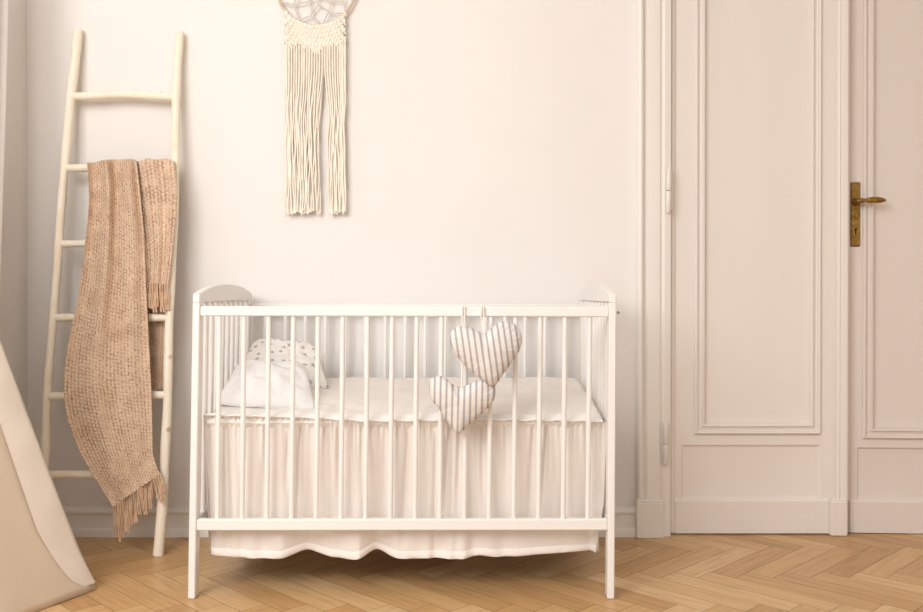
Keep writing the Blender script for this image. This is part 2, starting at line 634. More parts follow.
YR = xf2(Vector((0, 0, 0))).y
rx = lambda px, py=470: (at(px, py, YR + .004).x - xf2(Vector((0, 0, 0))).x)
rz = lambda py, px=890: at(px, py, YR + .004).z
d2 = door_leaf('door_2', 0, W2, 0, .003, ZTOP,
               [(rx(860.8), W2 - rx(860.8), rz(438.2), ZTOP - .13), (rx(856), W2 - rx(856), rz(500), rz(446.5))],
               (rx(848.3), W2 - .03, rz(499.5)), xf2, 'right leaf of the white panelled double door, brass lever handle on it', M_DOOR_SHADE)
# handle set
T2 = lambda x, y, z: xf2(Vector((x, y, z)))
hx0, hx1 = rx(849.8, 215), rx(859.2, 215)
hz0, hz1 = rz(246.8, 854), rz(182.5, 854)
hc = (hx0 + hx1) / 2
hh = thing('door_handle', '', '', (0, 0, 0)) if False else None
mb = MB()
w = (hx1 - hx0) / 2
prof = [(-w, 0), (-w, -.003), (-w + .003, -.006), (w - .003, -.006), (w, -.003), (w, 0)]
mb.rings([[T2(hc + x * .94, y * .5, hz0) for x, y in prof]] + [[T2(hc + x, y, z) for x, y in prof] for z in (hz0 + .004, hz1 - .004)] + [[T2(hc + x * .94, y * .5, hz1) for x, y in prof]])
bp = mb.build('handle_backplate', M_BRASS, d2, angle=30)
mb = MB()
zl = rz(202.3, 856)
mb.tube([T2(hc - .002, -.004, zl), T2(hc - .002, -.012, zl), T2(hc - .002, -.022, zl), T2(hc - .002, -.040, zl), T2(hc - .002, -.048, zl)], [.014, .013, .009, .009, .0095], 14)
x1 = at(886.0, 203, YR - .048).x - xf2(Vector((0, 0, 0))).x
lev = []
rad = []
for k in range(15):
    s = k / 14
    lev.append(T2(lerp(hc - .008, x1, s), -.048, zl + .002 * math.sin(s * 3.1) + (.001 if s > .5 else 0)))
    rad.append([.004, .0075, .0085, .007, .0062, .0085, .0095, .0102, .0106, .0106, .0102, .0094, .0082, .0062, .0028][k] * 1.12)
mb.tube(lev, rad, 14)
mb.build('lever_handle', M_BRASS, bp, angle=60)
mb = MB()
zk = rz(230, 854)
mb.tube([T2(hc, -.0055, zk), T2(hc, -.0068, zk)], .0042, 12)
mb.bar(T2(hc, -.0062, zk - .017), T2(hc, -.0062, zk), .0045, .0014, 0)
mb.build('keyhole', M_KEYHOLE, bp)
mb = MB()
for zz in (hz0 + .008, hz1 - .008):
    mb.tube([T2(hc, -.005, zz), T2(hc, -.0072, zz), T2(hc, -.0078, zz)], [.0034, .003, .0012], 10)
mb.build('handle_screw', M_BRASS, bp)


# ====================================================================== CRIB
YF, YB = 2.60, 3.25
crib = thing('baby_crib', 'white slatted wooden baby crib with arched end panels standing by the wall', 'crib', (at(404, 598, YF).x, (YF + YB) / 2, 0))
LT = .0205     # panel thickness
YS = 2.616     # front slat axis
zend = at(196, 293.6, YF).z
zseam = at(196, 302.5, YF).z
zmid = at(216, 284.2, (YF + YB) / 2).z
side = {}
for s, (pt, pb) in (('L', ((196.1, 302.5), (191.2, 599))), ('R', ((612.9, 302.5), (610.9, 599)))):
    a, b = at(*pt, YF), at(*pb, YF)
    a = a.lerp(b, 0)
    k = (b.x - a.x) / (b.z - a.z)
    side[s] = lambda z, a=a, k=k: a.x + (z - a.z) * k
for s in 'LR':
    X = side[s]
    for y0, y1 in ((YF, YF + .042), (YB - .042, YB)):
        mb = MB()
        ym = (y0 + y1) / 2
        mb.bar((X(.001), ym, .001), (X(zseam - .001), ym, zseam - .001), LT, .042, .0025)
        mb.build('leg', M_CRIB, crib, angle=30)
    # arched head board
    mb = MB()
    N = 28
    prof = []
    for i in range(N + 1):
        tt = -1 + 2 * i / N
        y = (YF + YB) / 2 + tt * (YB - YF) / 2
        z = zend + (zmid - zend) * (1 - abs(tt) ** 2.3)
        prof.append((y, z))
    zlow = zseam + .0005
    rs = []
    for hw, ins in ((-LT / 2, .0025), (-LT / 2 + .0025, 0), (LT / 2 - .0025, 0), (LT / 2, .0025)):
        ring = []
        for (y, z) in prof:
            yy = min(max(y, YF + ins), YB - ins)
            ring.append(Vector((X(z) + hw, yy, z - ins)))
        ring += [Vector((X(zlow) + hw, YB - ins, zlow + ins)), Vector((X(zlow) + hw, YF + ins, zlow + ins))]
        rs.append(ring)
    mb.rings(rs)
    mb.build('arched_panel', M_CRIB, crib, angle=30)
    mb = MB()
    zr = at(400, 525, YF).z
    mb.bar((X(zr), YF + .042, zr), (X(zr), YB - .042, zr), LT, .032, .002, axis_a=(1, 0, 0))
    mb.build('side_rail', M_CRIB, crib, angle=30)
    for i in range(8):
        y = lerp(YF + .042, YB - .042, (i + 1) / 9)
        mb = MB()
        mb.tube([(X(zr + .015), y, zr + .01), (X(.5), y, .5), (X(zseam), y, zseam + .002)], .0075, 10)
        mb.build('slat', M_CRIB, crib)
# front and back gates
zt0, zt1 = at(400, 316.0, YF).z, at(400, 305.6, YF).z
zb0, zb1 = at(400, 531.2, YF).z, at(400, 519.6, YF).z
for yy in (YF + .016, YB - .016):
    for nm, yl, yr in (('top_rail', (306.4, 316.1), (307.5, 317.0)), ('bottom_rail', (519.9, 531.2), (519.6, 531.0))):
        mb = MB()
        l0, l1 = at(200, yl[0], YF).z, at(200, yl[1], YF).z
        q0, q1 = at(608, yr[0], YF).z, at(608, yr[1], YF).z
        mb.bar((side['L']((l0 + l1) / 2) + LT / 2, yy, (l0 + l1) / 2), (side['R']((q0 + q1) / 2) - LT / 2, yy, (q0 + q1) / 2), l0 - l1, .024, .003)
        mb.build(nm, M_CRIB, crib, angle=30)
for i in range(16):
    a = at(219.4 + 24.69 * i, 316, YF + .016)
    b = at(217.3 + 24.69 * i, 520, YF + .016)
    for yy in (YF + .016, YB - .016):
        mb = MB()
        mb.tube([(b.x, yy, b.z), (lerp(b.x, a.x, .5), yy, lerp(b.z, a.z, .5)), (a.x, yy, a.z)], .0073, 12)
        mb.build('slat', M_CRIB, crib)
mb = MB()
sc_ = at(618.4, 312.5, YF + .02)
mb.tube([(sc_.x - .004, YF + .02, sc_.z), (sc_.x + .002, YF + .02, sc_.z), (sc_.x + .004, YF + .02, sc_.z)], [.0038, .0038, .002], 12)
mb.build('screw', M_SCREW, crib)

# mattress ------------------------------------------------------------
YM0, YM1 = YF + .050, YB - .035
XM0, XM1 = side['L'](.5) + .019, side['R'](.5) - .016
mattress = thing('mattress', 'white cotton covered mattress lying inside the crib', 'mattress', ((XM0 + XM1) / 2, (YM0 + YM1) / 2, .40))


def zmat(x, y):
    t_ = (y - YM0) / (YM1 - YM0)
    z = .524 + .064 * min(1, max(0, t_)) ** 0.75
    q = noise.noise(Vector((x * 6, y * 9, 3.1))) * .006 + noise.noise(Vector((x * 17 + y * 9, y * 20, 1.1))) * .0028
    return z + q


mb = MB()
NX, NY = 150, 60
rows = []
for j in range(NY + 1):
    row = []
    for i in range(NX + 1):
        a, b = i / NX, j / NY
        x, y = lerp(XM0, XM1, a), lerp(YM0, YM1, b)
        e = min(a * (XM1 - XM0), (1 - a) * (XM1 - XM0), b * (YM1 - YM0), (1 - b) * (YM1 - YM0))
        z = zmat(x, y)
        R = .020
        if e < R:
            z -= R - math.sqrt(max(0, R * R - (R - e) ** 2))
        row.append(Vector((x, y, z)))
    rows.append(row)
mb.rings(rows, False, False)
per = [(i, 0) for i in range(NX + 1)] + [(NX, j) for j in range(1, NY + 1)] + [(i, NY) for i in range(NX - 1, -1, -1)] + [(0, j) for j in range(NY - 1, 0, -1)]
pw = [rows[j][i] for i, j in per]
mcx, mcy = (XM0 + XM1) / 2, (YM0 + YM1) / 2
ins = lambda p, d: Vector((p.x - math.copysign(min(d, abs(p.x - mcx)), p.x - mcx), p.y - math.copysign(min(d, abs(p.y - mcy)), p.y - mcy), 0))
mb.rings([[ins(p, .035) + Vector((0, 0, .405)) for p in pw], [ins(p, .032) + Vector((0, 0, .47)) for p in pw], [ins(p, .008) + Vector((0, 0, .492)) for p in pw], [Vector((p.x, p.y, p.z)) for p in pw]], True, False)
mb.f.append(tuple(len(mb.v) - 4 * len(pw) + k for k in reversed(range(len(pw)))))
mb.build('mattress_cover', M_SHEET, mattress, angle=60)
def seam_z(px):
    return at(px, interp([205, 245, 305, 366, 406, 486, 566, 607], [414.5, 415.5, 417, 420.5, 420, 419, 420, 421], px), YM0).z


mb = MB()
pp = []
for i in range(0, 121):
    x = lerp(XM0 + .004, XM1 - .004, i / 120)
    pp.append(Vector((x, YM0 - .008, seam_z(lerp(205, 607, i / 120)) + .0015 * math.sin(i * .9))))
mb.tube(pp, .0032, 8)
mb.build('piping', M_SHEET, mattress)

# bed skirt -----------------------------------------------------------
skirt = thing('bed_skirt', 'white gathered cotton bed skirt hanging below the mattress behind the crib slats', 'bed skirt', ((XM0 + XM1) / 2, (YM0 + YM1) / 2, .09))
hemx = [205, 213, 255, 281, 290, 308, 318, 332, 358, 368, 376.4, 388, 400, 462, 480, 498, 519, 560, 593, 598, 607]
hemy = [553, 557, 558.2, 558.5, 556.5, 552, 555, 558.5, 559, 554.5, 551, 556.5, 559, 558.7, 555.7, 558, 557, 554.5, 553, 556, 556]
fold = [random.uniform(-1, 1) for _ in range(60)]
YK = YF + .054


rs_ = random.Random(11)
HX = [205 + i * 1.5 for i in range(270)]
HY = [interp(hemx, hemy, x) for x in HX]
for _ in range(14):
    HY = [HY[0]] + [(HY[i - 1] + HY[i] * 2 + HY[i + 1]) / 4 for i in range(1, len(HY) - 1)] + [HY[-1]]
hemx, hemy = HX, HY
FOLDS = []
fx = 208.0
while fx < 604:
    FOLDS.append((fx, rs_.uniform(-9, 9), rs_.uniform(1.6, 3.6), rs_.uniform(.5, 1.0), rs_.uniform(.45, 1.5)))
    fx += rs_.uniform(8, 27)


def gather(px, v):
    """depth of the cloth: fine gathers under the top seam that merge into a few long pleats"""
    top = math.exp(-v / .10)
    g = .45 * top * (math.sin(px * 1.15 + 2 * math.sin(px * .21)) + .6 * math.sin(px * .71 + 1.3))
    for x, sl, w, d, ln in FOLDS:
        e = px - (x + sl * v)
        ww = w * (1 + 1.6 * v)
        if abs(e) < 4 * ww:
            k = math.exp(-(e / ww) ** 2) - .55 * math.exp(-((e - 2.1 * ww) / (1.3 * ww)) ** 2)
            g += d * k * max(0, min(1, (ln - v) / .35 + .15)) * min(1, .35 + v * 4)
    return max(-1.3, min(1.6, g + .35 * math.sin(px * .062 + 1) * v))


def skirt_pt(a, v):
    """a runs 0..1 along left side, front, right side; v 0 top .. 1 hem"""
    if a < .15 or a > .85:
        s = 'L' if a < .15 else 'R'
        k = a / .15 if s == 'L' else (1 - a) / .15
        top, bot = (at(203.6, 418, YK), at(210.0, 557, YK)) if s == 'L' else (at(607, 420, YK), at(596, 554, YK))
        x = lerp(top.x, bot.x, v)
        y = lerp(YB - .05, YK + .004, k)
        lim = side[s](lerp(.512, .1, v)) + (.0135 if s == 'L' else -.0135)
        x = lerp(x, lim + (.004 if s == 'L' else -.004) * (1 + math.sin(y * 45)) * v, min(1, (1 - k) * 9))
        z = lerp(.512, .108 + .01 * math.sin(y * 22), v)
        return Vector((x, y, z))
    k = (a - .15) / .70
    px = lerp(interp([0, .6, 1], [203.6, 205.6, 210], v), interp([0, .6, 1], [607.5, 604.5, 596], v), k)
    g = gather(px, v)
    hy = interp(hemx, hemy, px)
    up = max(0, 558 - hy)
    y = YK + .004 + g * .0135 + up * .006 * v ** 2 - .006 * math.exp(-v / .035)
    pb = at(px, hy, YK)
    y -= .006 * math.exp(-((k) / .012) ** 2) + .006 * math.exp(-((1 - k) / .012) ** 2)
    z = lerp(seam_z(px) - .002, pb.z, v)
    y = max(y, YF + .032)
    return Vector((at(px, 480, y).x, y, z))


mb = MB()
NA, NV = 620, 30
mb.rings([[skirt_pt(i / NA, j / NV) for i in range(NA + 1)] for j in range(NV + 1)], False, False)
mb.build('gathered_cloth', M_SKIRT, skirt, angle=180)
mb = MB()
rs = []
for v, o in ((.945, -.0008), (.95, -.003), (.985, -.003), (1.0, -.0022), (1.004, .002), (.99, .004), (.95, .0035)):
    rs.append([skirt_pt(i / NA, v) + Vector((0, o, 0)) for i in range(NA + 1)])
mb.rings(rs, False, False)
mb.build('hem', M_HEM, skirt, angle=60)


# pillows ---------------------------------------------------------------
def pillow_mesh(w, h, t_, seed, mtx, pinch=.06, taper=0.0, bow=0.0):
    mb = MB()
    N, Mv = 44, 36
    grid = {}
    for sgn in (1, -1):
        for j in range(Mv + 1):
            for i in range(N + 1):
                u, v = -1 + 2 * i / N, -1 + 2 * j / Mv
                x = u * w / 2 * (1 - pinch * (1 - v * v)) * (1 - taper * v)
                y = v * h / 2 * (1 - pinch * (1 - u * u))
                x *= 1 - .10 * abs(v) ** 5 * u * u
                y *= 1 - .13 * abs(u) ** 5 * v * v
                e = (1 - abs(u) ** 2.2) * (1 - abs(v) ** 2.2)
                z = sgn * t_ / 2 * max(0, e) ** .62
                n_ = noise.noise(Vector((u * 2.2 + seed, v * 2.2, sgn * 1.3))) * .16 + noise.noise(Vector((u * 5 + seed, v * 5, sgn * 2.3))) * .08
                z *= 1 + n_ * 1.6
                z += .0055 * max(0, e) ** .4 * sgn * math.sin(7 * u + 6 * v + seed + 5 * noise.noise(Vector((u * 1.7, v * 1.7, seed))))
                p = mtx @ Vector((x, y, z))
                key = (i, j, sgn if 0 < i < N and 0 < j < Mv else 0)
                if key not in grid:
                    grid[key] = len(mb.v)
                    mb.uv[len(mb.v)] = ((u + 1) / 2, (v + 1) / 2)
                    mb.v.append(p)
        for j in range(Mv):
            for i in range(N):
                g = lambda a, b: grid[(a, b, sgn if 0 < a < N and 0 < b < Mv else 0)]
                q = (g(i, j), g(i + 1, j), g(i + 1, j + 1), g(i, j + 1))
                mb.f.append(q if sgn > 0 else tuple(reversed(q)))
    return mb


def frame(c, right, up):
    r = Vector(right).normalized()
    u = Vector(up).normalized()
    n_ = r.cross(u).normalized()
    mm = Matrix((r, u, n_)).transposed().to_4x4()
    mm.translation = c
    return mm


# starred pillow leaning against the back corner, its face tipped toward the camera
c = at(283, 363, 3.03)
pm = pillow_mesh(.275, .19, .075, 2.0, frame(c, (.97, .03, -.10), (-.03, .60, .80)), .04, .24)
tag(pm.build('pillow', M_STAR, None, angle=180), 'star printed white pillow propped up in the back left corner of the crib', 'pillow')
c = at(269, 384, 2.80)
pm = pillow_mesh(.275, .205, .085, 5.0, frame(c, (.99, -.03, -.05), (-.04, .75, .66)), .05, .20)
pp = pm.build('pillow', M_PILLOW, None, angle=180)
tag(pp, 'plain white pillow lying in front of the star printed pillow', 'pillow')


# hearts ------------------------------------------------------------------
def heart(outline, yc, thick, ctr, label, grp, stripe_dir, pitch, hook, hookx, tip):
    pts = catmull(outline, 6, True)
    n = len(pts)
    c2 = Vector(ctr)
    root = thing('heart_cushion', label, 'heart', at(*tip, yc), grp)
    mb = MB()
    K = 14
    sd = Vector(stripe_dir).normalized()
    nrm = Vector((-sd.y, sd.x))
    rings = []
    for sgn in (-1, 1):
        rr = []
        for k in range(K + 1):
            r = math.sin(math.pi / 2 * k / K)
            ring = []
            for i, p in enumerate(pts):
                q = c2 + (Vector(p) - c2) * r
                rad = (Vector(p) - c2).length
                puck = 1 + .16 * math.sin(i * 1.9 + 1.5 * math.sin(i * .7)) * (r ** 6) * (1 - r ** 10)
                d = thick * math.sqrt(max(0, 1 - r * r)) ** .9 * lerp(1.0, min(1.15, .45 + rad / 50), r ** 1.5) * puck
                wp = at(q.x, q.y, yc)
                wp.y += sgn * d
                if r > .98:
                    wp += Vector((0, .0015 * math.sin(i * 2.2), .0012 * math.sin(i * 1.7)))
                ring.append((wp, q))
            rr.append(ring)
        for k in range(K):
            base = len(mb.v)
            for ring in (rr[k], rr[k + 1]):
                for wp, q in ring:
                    mb.uv[len(mb.v)] = ((q - c2).dot(nrm) / pitch + .2, (q - c2).dot(sd) / 40)
                    mb.v.append(wp)
            for i in range(n):
                j = (i + 1) % n
                f = (base + i, base + j, base + n + j, base + n + i)
                mb.f.append(f if sgn > 0 else tuple(reversed(f)))
    o = mb.build('cushion', M_TICK, root, angle=180)
    # weld so that the surface is continuous
    import bmesh
    bm = bmesh.new()
    bm.from_mesh(o.data)
    bmesh.ops.remove_doubles(bm, verts=bm.verts, dist=.00001)
    bm.normal_update()
    bm.to_mesh(o.data)
    bm.free()
    # hanging loop over the rail
    mb = MB()
    a = at(*hook, yc + .004)
    zt = zt1 + .004
    x0 = at(hookx, 310, YF).x
    yA, yB = YF - .002, YF + .032
    path = [a, Vector((lerp(a.x, x0, .6), YF - .004, lerp(a.z, zt0, .6))), Vector((x0 - .001, yA, zt0)), Vector((x0, yA, zt1 - .004)), Vector((x0 + .001, YF + .002, zt)), Vector((x0 + .002, YF + .016, zt + .003)), Vector((x0 + .003, YF + .030, zt)), Vector((x0 + .005, yB, zt1 - .012)),
            Vector((x0 + .005, yB, zt0 + .002)), Vector((x0 + .004, YF + .030, zt0 - .006)), Vector((x0 + .003, YF + .012, zt0 - .008)), Vector((x0 + .003, YF - .004, zt0 - .004))]
    mb.tube(catmull([tuple(p) for p in path], 5), .0022, 6)
    # second strand of the loop, seen in front of the rail
    path2 = [a, Vector((x0 + .006, YF - .004, zt0 - .005)), Vector((x0 + .007, yA, zt0)), Vector((x0 + .006, yA, zt1 - .004)), Vector((x0 + .003, YF + .002, zt))]
    mb.tube(catmull([tuple(p) for p in path2], 5), .0022, 6)
    mb.build('hanging_loop', M_LOOP, root)
    return root


up_o = [(457.6, 327), (452, 330.5), (449.8, 338), (451, 346), (455, 354), (462, 362), (468, 368.5), (474, 374), (482.6, 380.3), (488.5, 384.5), (494.6, 386.3), (499, 380.5), (504.7, 372.3), (509.5, 366), (513.8, 359.5), (518.3, 353), (521.2, 346), (522.2, 338), (520.5, 331), (516, 325.5), (509, 321.6), (503.5, 321.2), (497.5, 323.2), (491.5, 328), (486.5, 332), (483.4, 333.8), (479, 331.5), (473.8, 329.2), (469, 327.6), (463.5, 326)]
lo_o = [(435.9, 376.2), (431, 379.5), (429.2, 385), (429.4, 392), (431.5, 399), (434.8, 404), (438.7, 408.5), (443, 415), (447.9, 422), (452.5, 428.5), (458.6, 433.8), (464.5, 429), (470, 423.4), (477.5, 417.5), (485, 410.5), (490.3, 405.5), (494.2, 399), (495.6, 392), (494.6, 385), (491, 380), (486, 378), (480.5, 379), (475.5, 381), (468.5, 384.3), (462.6, 386.8), (458, 386.6), (453.4, 384.9), (448.5, 380.5), (444.2, 377.8), (440, 376)]
heart(up_o, YF - .050, .040, (485, 350), 'upper striped heart cushion hanging from the front rail, nearer the right end', 'striped heart cushions on the crib', (.14, 1), 6.0, (483.4, 335), 481.5, (494, 385))
heart(lo_o, YF - .033, .031, (461, 402), 'lower striped heart cushion hanging on the longer string, tip over the bed skirt', 'striped heart cushions on the crib', (-.02, 1), 5.9, (461.5, 387), 462.5, (459, 433))

# ================================================================== LADDER
zf = 0.0
foot_r = onfloor(158, 555.5)
YT = YW - .022


def ladY(py):
    z = .89 - (py - 293) * 3.12 / 900
    return lerp(foot_r.y, YT, min(1, max(0, z / 1.83)))


railL = [(78.2, 30), (75.2, 62), (71, 95), (67, 140), (63.5, 180), (60.5, 220), (58, 258), (54.5, 305), (50.5, 350), (47.2, 395), (45.4, 440), (43.2, 480), (40.5, 525), (38.5, 556)]
railR = [(180, 33), (177.5, 66), (176, 100), (175.4, 140), (174.8, 190), (173, 240), (170.5, 290), (168.4, 340), (167.6, 400), (165.2, 450), (162.6, 500), (158.2, 555)]
wL = [4.3, 4.6, 4.6, 4.3, 4.2, 4.3, 4.2, 4.1, 4.1, 4.2, 4.4, 4.4, 4.6, 4.8]
wR = [3.9, 4.2, 4.3, 4.2, 4.2, 4.2, 4.3, 4.4, 4.6, 4.7, 5.0, 5.6]
lad = thing('wooden_ladder', 'pale peeled wood ladder with crooked rails leaning against the wall', 'ladder', ((at(38, 556, foot_r.y).x + foot_r.x) / 2, foot_r.y, 0))
for rail, wd in ((railL, wL), (railR, wR)):
    sm = catmull(rail, 5)
    mb = MB()
    pts, rads = [], []
    for i, (px, py) in enumerate(sm):
        w_ = interp([r[1] for r in rail], wd, py)
        y = ladY(py)
        p = at(px, py, y)
        pts.append(p)
        rads.append(w_ * y / 900 * (1 + .05 * math.sin(i * .9) + .05 * noise.noise(Vector((i * .35, rail[0][0], 0)))))
    pts = [p for p in pts]
    # put the foot on the floor
    dzf = pts[-1].z - .001
    for k in range(6):
        pts[-1 - k].z -= dzf * (1 - k / 6)
    # rounded top
    pts = [pts[0] + Vector((0, 0, .006))] + pts
    rads = [rads[0] * .72] + rads
    mb.tube(pts, rads, 14)
    mb.build('rail', M_WOOD, lad, angle=60)
rungs = [((70, 96.5), (95, 96), (120, 94.5), (145, 95.5), (177, 97.5), 4.4), ((64, 168.5), (90, 168), (120, 168), (150, 168.5), (175, 169), 4.0), ((59, 244), (85, 243.5), (120, 243), (150, 243.5), (173, 244), 3.6),
         ((54, 318), (70, 317.5), (110, 317), (150, 317.5), (169, 318), 3.9), ((48, 396.5), (70, 396), (110, 395), (150, 395), (167.5, 395), 4.1), ((44, 475), (70, 474.5), (100, 474.5), (140, 475), (164, 476), 4.0)]
RUNGS = []
for rg in rungs:
    mb = MB()
    w_ = rg[-1]
    sm = catmull(list(rg[:-1]), 5)
    pts = [at(px, py, ladY(py) - .001) for px, py in sm]
    mb.tube(pts, [w_ * 3.12 / 900 * (1 + .05 * math.sin(i * 1.1 + w_ * 9)) for i in range(len(pts))], 12)
    mb.build('rung', M_WOOD, lad, angle=60)

# ================================================================= BLANKET
RY = ladY(168)
throw = thing('knitted_throw', 'tan chunky knitted throw blanket with fringe draped over the second ladder rung', 'blanket', at(120, 168, RY))


def drape(L, R, nU, nV, yoff, pleat, cap=True, back=False, amp=.0032, sub=4, tuck=.05):
    """cloth hung over the rung: L, R edges in the photograph; the weave is real relief"""
    mb = MB()
    holes = []
    Ls, Rs = catmull(L, 8), catmull(R, 8)
    NUs, NVs = nU * sub, nV * sub
    P = []
    ncap = 16
    rows = []
    for j in range(NVs + 1):
        t_ = j / NVs
        l, r = poly(Ls, t_), poly(Rs, t_)
        rows.append([(lerp(l[0], r[0], i / NUs), lerp(l[1], r[1], i / NUs), t_) for i in range(NUs + 1)])
    grid = []
    if cap:
        # from behind the rung over its top
        for k in range(ncap):
            th = math.pi * (k / ncap)
            row = []
            for i in range(NUs + 1):
                px, py, _ = rows[0][i]
                u = i / NUs
                d = pleat(u, 0)
                rb = abs(yoff) + d + RY - ladY(py)
                q = at(px, py, RY - rb)
                ht = .013 + .009 * math.cos(u * 9.5 + 2.2) * math.sin(u * 4 + .8)
                row.append((Vector((lerp(at(px, py, RY).x, q.x, k / ncap), RY + math.cos(th) * rb * (1 if th > 1.57 else .8), q.z + math.sin(th) * ht)),
                            Vector((0, math.cos(th), math.sin(th))), u, -1 + k / ncap))
            if k == 0:
                grid.append([(p - Vector((0, 0, tuck)), n_, u, v - .4) for p, n_, u, v in row])
            grid.append(row)
    for j, rw in enumerate(rows):
        row = []
        for i, (px, py, t_) in enumerate(rw):
            u = i / NUs
            d = pleat(u, t_)
            y_ = ladY(py) + yoff - d
            if cap and py > 168:
                pass
            p = at(px, py, y_)
            row.append((p, Vector((0, 1 if back else -1, 0)), u, t_))
        grid.append(row)
    skip = (ncap + 1) if cap else 0
    for a, row in enumerate(grid):
        for i, (p, n_, u, v) in enumerate(row):
            jj = a - skip
            cu, cv = i / sub, jj / sub
            nz = noise.noise(Vector((cu * .35, cv * .30, 7)))
            cu2 = cu + .25 * noise.noise(Vector((cu * .5, cv * .5, 3)))
            cv2 = cv + .30 * noise.noise(Vector((cu * .5, cv * .5, 9)))
            st = math.sin(math.pi * cu2) ** 2
            off = .5 * (int(math.floor(cu2)) % 2)
            sv = math.sin(math.pi * (cv2 + off)) ** 2
            h = .25 * st + .75 * math.sqrt(st * sv) + .3 * sv * (1 - st)
            h += .18 * noise.noise(Vector((cu * 1.3, cv * 1.3, 7)))
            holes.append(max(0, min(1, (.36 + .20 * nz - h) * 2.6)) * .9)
            mb.v.append(p + n_ * (h * amp))
    w_ = NUs + 1
    for a in range(len(grid) - 1):
        for i in range(NUs):
            f = (a * w_ + i, a * w_ + i + 1, (a + 1) * w_ + i + 1, (a + 1) * w_ + i)
            mb.f.append(f)
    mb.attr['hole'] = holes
    return mb


def pleat_main(u, t_):
    k = min(1, .35 + t_ * 1.2)
    f1 = math.cos(u * 15 + .6 + t_ * 1.0)
    f2 = math.cos(u * 27 + 2)
    base = .020 + .021 * f1 * (1 - .6 * t_) + .005 * f2 * (1 - t_)
    return base + .020 * math.sin(math.pi * min(1, t_ * 1.1)) * math.sin(math.pi * u) + .018 * max(0, u - .85) / .15 * (1 - t_)


def pleat_side(u, t_):
    return .006 + .008 * math.cos(u * 11 + 2.4) + .004 * math.cos(u * 23)


Lm = [(87.5, 164), (89, 200), (85, 245), (79.5, 290), (73, 322), (67, 352), (64, 382), (65.5, 408), (73, 436), (87, 465), (113, 507)]
Rm = [(137, 163), (141, 200), (144.5, 240), (146.5, 290), (149, 340), (151.5, 390), (152.5, 430), (153.5, 455), (160, 474)]
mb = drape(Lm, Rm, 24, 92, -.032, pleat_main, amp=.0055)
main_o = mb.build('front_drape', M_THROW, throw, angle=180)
Ls_ = [(130, 163), (138, 210), (145, 250), (146, 283)]
Rs_ = [(174.5, 164), (177, 200), (173.5, 245), (168.5, 285)]
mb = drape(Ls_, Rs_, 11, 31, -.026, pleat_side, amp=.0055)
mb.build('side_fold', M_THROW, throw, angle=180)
Lb_ = [(92, 170), (94, 250), (100, 330), (108, 388)]
Rb_ = [(172, 170), (170, 250), (167, 320), (162.5, 389)]
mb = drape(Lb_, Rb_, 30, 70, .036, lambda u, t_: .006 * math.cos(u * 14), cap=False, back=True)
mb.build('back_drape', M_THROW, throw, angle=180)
# fringe: one tassel strand each
def strand(px, py, y, dx_, ln, seedv, parent=throw):
    mb = MB()
    for q in range(2):
        pts = []
        for k in range(9):
            s = k / 8
            pts.append(at(px + dx_ * s + .9 * math.sin(s * 5 + seedv + q * 2) * s + (q - .5) * 1.6 * s, py - 1 + ln * s, y + .004 * math.sin(s * 4 + seedv + q)))
        mb.tube(pts, [.0030 + .0006 * math.sin(k * 1.7 + q) for k in range(9)], 6)
    mb.build('fringe_tassel', M_FRINGE, parent)


for i in range(22):
    s = i / 21
    px, py = lerp(113.5, 160, s), lerp(507, 474.5, s)
    ln = lerp(35, 19, s) + random.uniform(-5, 6)
    strand(px, py, ladY(py) - .032 - .012 + random.uniform(-.004, .004), lerp(2, -1, s) + random.uniform(-2, 3) + (5 if i > 17 else 0), ln, i * 1.3)
for i in range(9):
    s = i / 8
    px, py = lerp(147.5, 167.5, s), lerp(283, 284.5, s)
    strand(px, py, ladY(py) - .036, random.uniform(-2, 1.5), 27 + random.uniform(-3, 3), i * 2.1)

# ============================================================ WALL HANGING
YH = YW - .022
rc = (316.3, -14.0)
RH = 39.6
wh = thing('macrame_wall_hanging', 'cream macrame dream catcher wall hanging with long cotton cords on the wall', 'wall hanging', at(rc[0], rc[1] - RH, YH))
mb = MB()
ring = [at(rc[0] + RH * math.cos(2 * math.pi * k / 72), rc[1] + RH * math.sin(2 * math.pi * k / 72), YH) for k in range(73)]
mb.tube(ring, [.0052 + .0005 * math.sin(k * 2.1) for k in range(73)], 8, cap=False)
mb.build('hoop', M_RING, wh)
k9 = lambda a, b: (a / 9.23 + 265, b / 9.23)
web = [[(150, 20), (265, 40), (400, 15), (410, -40)], [(310, 190), (265, 40), (290, -30), (330, -120)], [(400, -20), (432, 100), (420, 145)], [(310, 190), (420, 145), (530, 225)],
       [(420, 140), (490, 40), (484, -30), (480, -120)], [(490, 40), (590, 100), (530, 225)], [(590, 100), (612, 10), (600, -100)], [(590, 120), (742, 120)], [(742, 120), (722, 10), (730, -100)], [(612, 10), (722, 10)], [(400, 15), (484, -30), (612, 10)]]
mb = MB()
for ln in web:
    P2 = [k9(*p) for p in ln]
    for flip in (0, 1):
        Q = [(x, y if not flip else 2 * rc[1] - y) for x, y in P2]
        Q = [(rc[0] + (x - rc[0]) * min(1, RH / max(1e-6, math.dist((x, y), rc))), rc[1] + (y - rc[1]) * min(1, RH / max(1e-6, math.dist((x, y), rc)))) for x, y in Q]
        mb.tube([at(x, y, YH) for x, y in Q], .0026, 6)
mb.build('web', M_WEB, wh)
